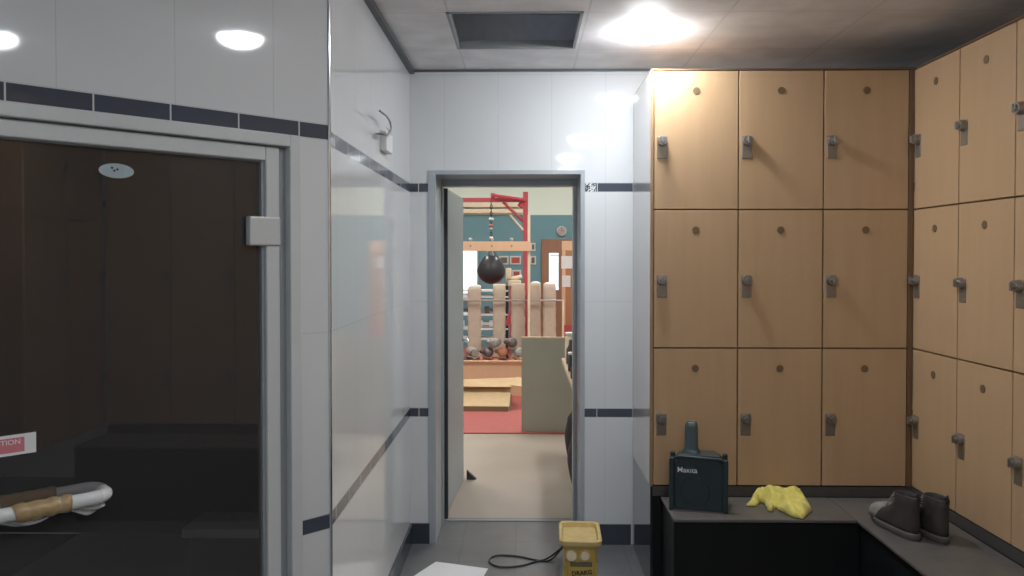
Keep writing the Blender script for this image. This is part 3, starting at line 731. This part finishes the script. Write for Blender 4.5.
# door in the gym's back wall
dr = bpy.data.objects.new('door_3', None); C.objects.link(dr); struct(dr); dr['label'] = 'brown door with a tall window in the teal gym wall'
a = at(541.5, 239, Y=GY1); b_ = at(580, 239, Y=GY1); dr.location = (a.x, GY1, 0)
c = MB(); c.box(0, -.05, 0, b_.x - a.x, -.002, a.z, .004); c.build('door_leaf', M['brown'], dr)
pxbox(549, 253, 558.5, 290, GY1 - .062, .01, 'pane', M['window2'], dr)
pxbox(549.8, 255.3, 558.5, 256, GY1 - .075, .01, 'glazing_bar', M['brown'], dr)
# clock
cp = at(561.5, 231, Y=GY1)
ck = thing('wall_clock', 'round grey-brown clock high on the teal wall above the brown door', 'clock', (cp.x, GY1, cp.z))
c = MB(); c.cyl((0, -.001, 0), (0, -.05, 0), .085, seg=32); c.build('case', M['framepale'], ck)
c = MB(); c.cyl((0, -.051, 0), (0, -.056, 0), .074, seg=32); c.build('face', M['clock'], ck)
c = MB(); c.box(-.003, -.06, 0, .003, -.057, .06); c.box(0, -.06, -.003, .042, -.057, .003); c.build('hands', M['inkdark'], ck)
# pictures
for i, (a0, b0, a1, b1_, m_, lab) in enumerate((
    (499, 256, 508.5, 264.5, 'photo_dark', 'framed print directly beside the punching bag'),
    (510, 256, 521, 264.5, 'photo_red', 'framed red print left of the red post, upper row'),
    (512, 270, 521, 277, 'photo_red', 'framed red print left of the red post, lower row'),
    (530.5, 243, 535.5, 251, 'photo_dark', 'framed print right of the red post, the upper one'),
    (530, 256, 536, 264.5, 'photo_dark', 'framed print right of the red post, the lower one'))):
    p0 = at(a0, b1_, Y=GY1); p1 = at(a1, b0, Y=GY1); ww, hh = p1.x - p0.x, p1.z - p0.z
    t = thing('framed_print', lab + ', on the teal wall', 'picture', ((p0.x + p1.x) / 2, GY1, p0.z), 0, 'framed prints on the teal wall')
    MB().box(-ww / 2, -.025, 0, ww / 2, -.002, hh, .003).build('frame', M['framepale'], t)
    MB().box(-ww / 2 + .025, -.029, .025, ww / 2 - .025, -.0255, hh - .025).build('print', M[m_], t)
# timber stand with papers at right of doorway view
SY = 10.3
s0 = at(562, 240.5, Y=SY); s1 = at(582, 240.5, Y=SY)
ts = thing('timber_stand', 'orange timber stand with white papers, at the right of the doorway view', 'stand', (s0.x, SY, 0))
ww = s1.x - s0.x
MB().box(0.025, 0, .01, ww, .04, s0.z - .13, .003).build('panel', M['orangewood'], ts)
pxbox(562, 241, 582, 250.5, SY - .01, .07, 'top_rail', M['pine'], ts, .003)
pxbox(562, 250.6, 565.5, 345, SY - .005, .045, 'edge_post', M['pine'], ts, .002)
pxbox(561.3, 256, 575, 268.5, SY - .014, .004, 'paper_notice', M['paper'], ts)
pxbox(562, 275.5, 570.5, 287, SY - .014, .004, 'paper_notice', M['paper'], ts)
pxbox(564, 325, 580, 337, SY - .012, .006, 'red_stripe', M['redsteel'], ts)
# red boxing frame
RY = 10.6
rp = at(525.5, 300, Y=RY)
rf = thing('punching_bag_stand', 'red steel stand with an upright post and top beam holding the punching bag', 'stand', (rp.x, RY, 0))
def loc3(px, py, Y=RY): p = at(px, py, Y=Y); return (p.x - rp.x, p.y - RY, p.z)
tp = loc3(525.5, 192)
MB().box(-.034, -.04, .012, .034, .04, tp[2], .004).build('post', M['redsteel'], rf)
bm1, bm2 = loc3(440, 200), loc3(527, 200)
MB().box(bm1[0], -.035, bm1[2] - .03, bm2[0], .035, bm1[2] + .028, .004).build('top_beam', M['redsteel'], rf)
c = MB(); c.tube([loc3(492, 195, RY - .12), loc3(526, 200, RY - .1)], .022, 8); c.build('stay', M['redsteel'], rf)
c = MB(); c.tube([loc3(503, 202), loc3(524, 222)], .02, 8); c.build('brace', M['redsteel'], rf)
c = MB(); c.tube([loc3(510, 215, RY - .1), loc3(523, 230, RY - .08)], .016, 8); c.build('brace', M['cream'], rf)['label'] = 'pale diagonal brace'
c = MB(); c.tube([loc3(524, 207), loc3(519, 203)], .04, 8); c.build('gusset', M['redsteel'], rf)
c = MB(); c.tube([loc3(525, 283), loc3(512, 312), loc3(506, 325)], .03, 8); c.build('lower_brace', M['redsteel'], rf)
c = MB(); x_, _, z_ = loc3(493, 197); c.box(x_ - .03, -.05, z_ - .05, x_ + .03, .05, z_ + .05, .008); c.build('bag_bracket', M['redsteel'], rf)
# punching bag
pb_ = at(492, 268, Y=RY - .0)
hg = thing('punching_bag', 'round black punching bag hanging on a chain from the red frame', 'punching bag', (pb_.x, RY - .25, pb_.z))
n = 28; rings = []
for z, r in ((.175, .05), (.165, .085), (.12, .12), (.05, .165), (-.03, .19), (-.10, .175), (-.16, .13), (-.20, .07), (-.21, .02)):
    rings.append([(r * math.cos(2 * PI * k / n), r * math.sin(2 * PI * k / n), z) for k in range(n)])
MB().loft(rings).build('bag', M['leather_black'], hg, True)
c = MB()
for k in range(4):
    a = PI / 2 * k + .4; c.tube([(.085 * math.cos(a), .085 * math.sin(a), .165), (0, 0, .30)], .009, 6)
c.build('straps', M['steel'], hg)
zc0 = .30; zc1 = at(493, 200, Y=RY - .25).z - pb_.z
c = MB(); nk = int((zc1 - zc0) / .045)
for k in range(nk):
    z = zc0 + .045 * k + .02; pts = []
    for j in range(8):
        a = 2 * PI * j / 8; u, v = .014 * math.cos(a), .03 * math.sin(a)
        pts.append((u, 0, z + v) if k % 2 else (0, u, z + v))
    c.tube(pts, .006, 5, True)
c.build('chain', M['blackplastic'], hg)
for py, m_, r in ((219, 'white', .03), (225.5, 'leather_brown', .03), (228.5, 'white', .018), (237.5, 'white', .022)):
    c = MB(); c.sphere((0, 0, at(492, py, Y=RY - .25).z - pb_.z), r, (1.2, 1.2, .7), 14); c.build('chain_ring', M[m_], hg, True)
# pine rack: beam with pale post
PY_ = 9.5
q0 = at(430, 241.5, Y=PY_); q1 = at(530.5, 251, Y=PY_)
rk = thing('pine_rack', 'pine crossbeam on a pale upright post standing in front of the red frame', 'rack', (q1.x, PY_, 0))
MB().box(q0.x - q1.x, -.03, q1.z, 0, .03, q0.z, .003).build('crossbeam', M['pine'], rk)
zt2 = at(529, 215, Y=PY_ + .05).z
MB().box(-.035, .031, .012, -.002, .07, zt2, .003).build('post', M['cream'], rk)
MB().box(q0.x - q1.x + .02, .031, .012, q0.x - q1.x + .05, .07, q0.z, .003).build('post', M['cream'], rk)
for px in (470.5, 492, 511.5):
    p = at(px, 239.5, Y=PY_); c = MB(); c.sphere((p.x - q1.x, 0, p.z), .022, (1, 1, 1), 12); c.cyl((p.x - q1.x, 0, q0.z - .01), (p.x - q1.x, 0, p.z), .009); c.build('peg', M['rail'], rk, True)
    p = at(px, 246, Y=PY_ - .03); c = MB(); c.cyl((p.x - q1.x, -.031, p.z), (p.x - q1.x, -.045, p.z), .013); c.build('bolt', M['steel'], rk)
# beige padded posts with a rail
BYY = 9.75
pads = [(468, 481, 286.5, .25), (493, 505.5, 285.5, 0), (511, 525, 285, 0), (530, 541, 283, .1), (543, 556, 284, .1)]
pl_ = ['leftmost', 'second from the left', 'middle', 'fourth from the left', 'rightmost']
for i, (x0p, x1p, yt_, rnd) in enumerate(pads):
    p0 = at(x0p, yt_, Y=BYY); p1 = at(x1p, yt_, Y=BYY); hw = (p1.x - p0.x) / 2
    t = thing('padded_post', 'beige padded post behind the glove box, %s of the five' % pl_[i], 'padded post', ((p0.x + p1.x) / 2, BYY, .012), 0, 'beige padded posts in a row')
    rings = []; n = 20
    for k in range(26):
        z = p0.z * k / 25 - .012 * k / 25; wv = 1 + (.05 * math.sin(k * 1.9 + i) if k > 1 else 0)
        if k == 25: wv = .93
        rings.append([(hw * wv * (abs(math.cos(a)) ** .35) * (1 if math.cos(a) > 0 else -1), .07 * wv * (abs(math.sin(a)) ** .35) * (1 if math.sin(a) > 0 else -1), z) for a in [2 * PI * j / n for j in range(n)]])
    MB().loft(rings).build('padding', M['padbeige'], t, True)
    c = MB(); zz = p0.z - .012
    if rnd: c.sphere((hw * .2 if i == 0 else 0, 0, zz), hw * .85, (1, .8, .38), 16)
    else: c.box(-hw * .97, -.065, zz - .01, hw * .97, .065, zz + .018, .006)
    c.build('top_cap', M['white'] if rnd else M['cream'], t, bool(rnd))
BYR = BYY - .12
p0 = at(440, 300.5, Y=BYY - .12); p1 = at(563, 300.5, Y=BYY - .12)
rl = thing('rail', 'thin grey rail running across the front of the beige padded posts', 'rail', (p1.x, BYY - .12, 0))
c = MB(); c.tube([(p0.x - p1.x, 0, p0.z), (0, 0, p1.z)], .012, 8); c.build('bar', M['rail'], rl)
c = MB(); c.tube([(0, 0, .012), (0, 0, p1.z)], .014, 8); c.build('end_post', M['cream'], rl)
c = MB(); c.tube([(p0.x - p1.x, 0, .012), (p0.x - p1.x, 0, p1.z)], .014, 8); c.build('end_post', M['cream'], rl)
# gym shelf unit behind the posts (dim machine racks)
gs = thing('equipment_rack', 'dark rack with white shelves seen between the beige padded posts', 'rack', (at(485, 300, Y=11.6).x, 11.6, 0.012))
for py in (290, 296, 313.5, 327.5, 337.5):
    z = at(485, py, Y=11.6).z; MB().box(-.6, -.2, z - .03, .35, .2, z - .005, .003).build('shelf', M['white'], gs)
for xx in (-.6, -.15, .33): MB().box(xx - .02, -.18, 0, xx + .02, .18, at(485, 285, Y=11.6).z - .02, .003).build('upright', M['blackplastic'], gs)
for k, (xx, py) in enumerate(((-.42, 327), (.02, 327), (-.3, 313), (.12, 313))):
    z = at(485, py, Y=11.6).z
    o = MB(); o.cyl((-.09, 0, 0), (.09, 0, 0), .02); o.cyl((-.12, 0, 0), (-.05, 0, 0), .05, seg=12); o.cyl((.05, 0, 0), (.12, 0, 0), .05, seg=12)
    d_ = o.build('dumbbell', M['white'] if k < 2 else M['leather_dark'], loc=(gs.location.x + xx, 11.5, z + .058))
    tag(d_, ['pale dumbbell on the rack shelf, left of the second beige post', 'pale dumbbell on the rack shelf beside the second beige post', 'dark dumbbell on the middle rack shelf, far left', 'dark dumbbell on the middle rack shelf beside the second beige post', 'dark dumbbell on the top rack shelf'][k], 'dumbbell', 'dumbbells on the rack')
# cream exercise seat
ce = at(512, 290, Y=10.2)
es = thing('exercise_seat', 'cream exercise seat with a slanting arm in front of the red post', 'exercise machine', (ce.x, 10.2, .012))
def l4(px, py): p = at(px, py, Y=10.2); return (p.x - ce.x, 0, p.z - .012)
a, b_ = l4(506, 268), l4(511.5, 279)
MB().box(a[0], -.1, b_[2], b_[0], -.04, a[2], .015).build('backrest', M['cream'], es, True)
c = MB(); c.tube([l4(506, 280), l4(514, 278.5), l4(522, 276)], [.03, .03, .02], 10); c.build('arm', M['cream'], es, True)
a, b_ = l4(508, 280), l4(521, 286)
MB().box(a[0], -.12, b_[2], b_[0], .12, a[2], .02).build('seat', M['cream'], es, True)
MB().box(-.03, -.03, 0, .03, .03, b_[2], .004).build('column', M['redsteel'], es)
# glove box (low plywood box)
KY = 9.0
k0 = at(440, 362, Y=KY); k1 = at(522, 362, Y=KY)
kb = thing('plywood_box', 'long low plywood box holding a heap of boxing gloves', 'box', (k1.x, KY, .012))
kw = k1.x - k0.x; kz = k0.z - .012
for nm, bx_ in (('front_board', (-kw, 0, 0, .35, .03, kz)), ('back_board', (-kw, .36, 0, .35, .38, kz)), ('side_board', (-kw, .031, 0, -kw + .03, .359, kz)), ('side_board', (.32, .031, 0, .35, .359, kz)), ('bottom_board', (-kw + .031, .031, .0, .319, .359, kz - .08))):
    MB().box(*bx_, .002).build(nm, M['ply'], kb)
MB().box(-kw - .01, -.02, kz, .36, .03, kz + .018, .002).build('top_edge', M['pine'], kb)
# boxing gloves
def glove(name_mat, loc, rz, tilt, lab, s=1.0):
    t = thing('boxing_glove', lab, 'boxing glove', loc, rz, 'boxing gloves heaped on the plywood box')
    t.rotation_euler = (tilt, 0, rz); t.scale = (s, s, s)
    n = 18; rings = []
    for y, w_, h_, z in ((-.15, .040, .034, .05), (-.148, .048, .042, .05), (-.09, .046, .040, .05), (-.07, .050, .044, .05), (-.02, .064, .055, .055), (.04, .070, .060, .060), (.09, .060, .056, .055), (.12, .040, .040, .045), (.132, .012, .014, .04)):
        rings.append([(w_ * math.cos(2 * PI * k / n), y, z + h_ * math.sin(2 * PI * k / n)) for k in range(n)])
    MB().loft(rings).build('mitt', M[name_mat], t, True)
    MB().tube([(.045, -.03, .06), (.078, .01, .065), (.080, .05, .065), (.062, .085, .06)], [.022, .026, .025, .014], 12).build('thumb', M[name_mat], t, True)
    c = MB(); rings = [[(w_ * math.cos(2 * PI * k / n), y, .05 + h_ * math.sin(2 * PI * k / n)) for k in range(n)] for y, w_, h_ in ((-.135, .051, .045), (-.085, .050, .044))]
    c.loft(rings).build('cuff', M['leather_dark'] if name_mat != 'leather_dark' else M['leather_grey'], t, True)
GZ = at(490, 361, Y=KY).z
# z placed so that each glove rests on the ply base or the gloves below
gl = [(467, 0, 'leather_black', 170, 'black boxing glove at the left end of the bottom layer'),
      (481.5, 0, 'leather_brown', 192, 'brown boxing glove in the bottom layer, next to the black one'),
      (496.5, 0, 'leather_brown', 176, 'brown boxing glove in the bottom layer, near the centre'),
      (511.5, 0, 'leather_brown', 186, 'brown boxing glove in the bottom layer, next to the grey-green board'),
      (472, 1, 'leather_grey', 20, 'grey boxing glove in the second layer, at the left'),
      (488, 1, 'leather_dark', 185, 'dark boxing glove in the second layer, at the centre'),
      (503.5, 1, 'leather_brown', 170, 'brown boxing glove in the second layer, right of the dark one'),
      (518.5, 1, 'leather_grey', 178, 'grey boxing glove in the second layer, half behind the board'),
      (495.5, 2, 'leather_grey', 172, 'grey boxing glove on the very top of the heap'),
      (511.5, 2, 'leather_dark', 190, 'dark boxing glove on top of the heap, at the right')]
for px, ly, m_, rz, lab in gl:
    p = at(px, 350, Y=KY + .2); glove(m_, (p.x, KY + .2, .012 + kz - .07 + .112 * ly), R(rz), 0, lab, .955)
# cardboard
cy0 = 8.3
a = at(440, 408, Z=.03); a2 = at(511, 409, Z=.03)
cb = thing('cardboard_box', 'flattened cardboard box leaning low against the plywood box', 'cardboard box', (a2.x, a2.y, .012))
cwid = a2.x - at(440, 409, Z=.03).x; dpt = .42; hh = .16
c = MB(); c.prism([(0, .0), (dpt, .10), (dpt, .0)], -cwid, .0, Matrix(((0, 0, 1, 0), (1, 0, 0, 0), (0, 1, 0, 0), (0, 0, 0, 1)))); c.build('body', M['carddark'], cb)
def slab(nm, pts, m_, par, t=.006):
    bm = MB(); v = [Vector(p) for p in pts]; nn = (v[1] - v[0]).cross(v[2] - v[0]).normalized() * t
    bm.loft([[p for p in v], [p + nn for p in v]]); return bm.build(nm, m_, par)
slab('front_flap', [(-cwid, -.02, .05), (-.02, -.03, .045), (.0, dpt - .1, .21), (-cwid, dpt - .1, .20)], M['card'], cb)
slab('front_edge', [(-cwid, -.022, .0), (-.03, -.035, .0), (-.03, -.035, .05), (-cwid, -.022, .05)], M['carddark'], cb)
slab('upper_flap', [(-cwid, .2, .215), (.0, .18, .215), (.10, dpt, .28), (-cwid, dpt, .25)], M['card'], cb)
slab('upper_flap', [(-.02, .2, .235), (.22, .2, .20), (.24, dpt, .26), (.05, dpt, .285)], M['card'], cb)
# grey-green board screen
b0 = at(521.5, 433, Z=0); 
p1 = at(521.5, 337, Y=b0.y); p2 = at(590, 337, Y=b0.y)
bs = thing('board_screen', 'plain grey-green board standing on the floor beyond the doorway', 'board', (p1.x, b0.y, 0.0))
MB().box(0, 0, .013, p2.x - p1.x, .03, p1.z - .016, .002).build('board', M['board'], bs)
MB().box(-.003, -.003, p1.z - .016, p2.x - p1.x, .033, p1.z, .002).build('top_edge', M['boardedge'], bs)
# worktop at the right
cz = .75
n0 = at(572, 390, Z=cz); f0 = at(561.5, 358, Z=cz)
wt = thing('worktop', 'narrow pale worktop at the right just beyond the doorway', 'worktop', (f0.x, n0.y, 0))
MB().box(0, 0, cz - .03, .55, f0.y - n0.y, cz, .004).build('top', M['boardedge'], wt)
for yy in (.03, f0.y - n0.y - .07): MB().box(.30, yy, 0.001, .34, yy + .04, cz - .031).build('leg', M['blackplastic'], wt)
def onw(px, py, h=0): p = at(px, py, Z=cz); return p
itm = [('bottle', 'dark bottle at the far end of the worktop', .055, 6.3, .035, .20, 'leather_dark', 'bottle'),
       ('jar', 'dark green jar in the middle of the worktop', .05, 5.9, .04, .13, 'tealtop', 'jar'),
       ('tub', 'pale lidded tub at the back of the worktop', .085, 6.52, .065, .22, 'cream', 'tub'),
       ('cup', 'small dark cup near the front end of the worktop', .04, 5.55, .032, .08, 'leather_dark', 'cup')]
for nm, lab, dx, yy, r, h, m_, cat in itm:
    n = 20; t = thing(nm, lab, cat, (f0.x + dx, yy, cz + .001))
    prf = [(r * .9, 0), (r, .01), (r, h * .6), (r * (.5 if nm == 'bottle' else .95), h * .78), (r * (.35 if nm == 'bottle' else .9), h)]
    MB().loft([[(q * math.cos(2 * PI * k / n), q * math.sin(2 * PI * k / n), z) for k in range(n)] for q, z in prf]).build('body', M[m_], t, True)
    if nm != 'cup':
        c = MB(); c.cyl((0, 0, h), (0, 0, h + .015), prf[-1][0] * 1.12, seg=20); c.build('lid', M['white'], t)
# black bin bag shapes under the worktop
bb = at(570, 432, Z=.25)
for (px, py, Yb, r, lab, nm) in ((572, 440, 6.2, .085, 'black rubbish bag under the worktop, far one', 'rubbish_bag'), (577, 470, 5.5, .10, 'black rubbish bag under the worktop, near one', 'rubbish_bag')):
    p = at(px, py, Y=Yb); rings = []; n = 22
    for k in range(12):
        z = k / 11; rr = r * (math.sin(PI * min(1, .18 + z * .72)) ** .6) * (1 if k < 10 else .6)
        rings.append([(rr * (1 + .10 * math.sin(3 * a + k) * z) * math.cos(a), rr * (1 + .12 * math.cos(4 * a + k * 2) * z) * math.sin(a), z * .42) for a in [2 * PI * j / n for j in range(n)]])
    tag(MB().loft(rings).build(nm, M['rubber'], smooth=True, loc=(p.x + r * .35, Yb, .001)), lab, 'bag')
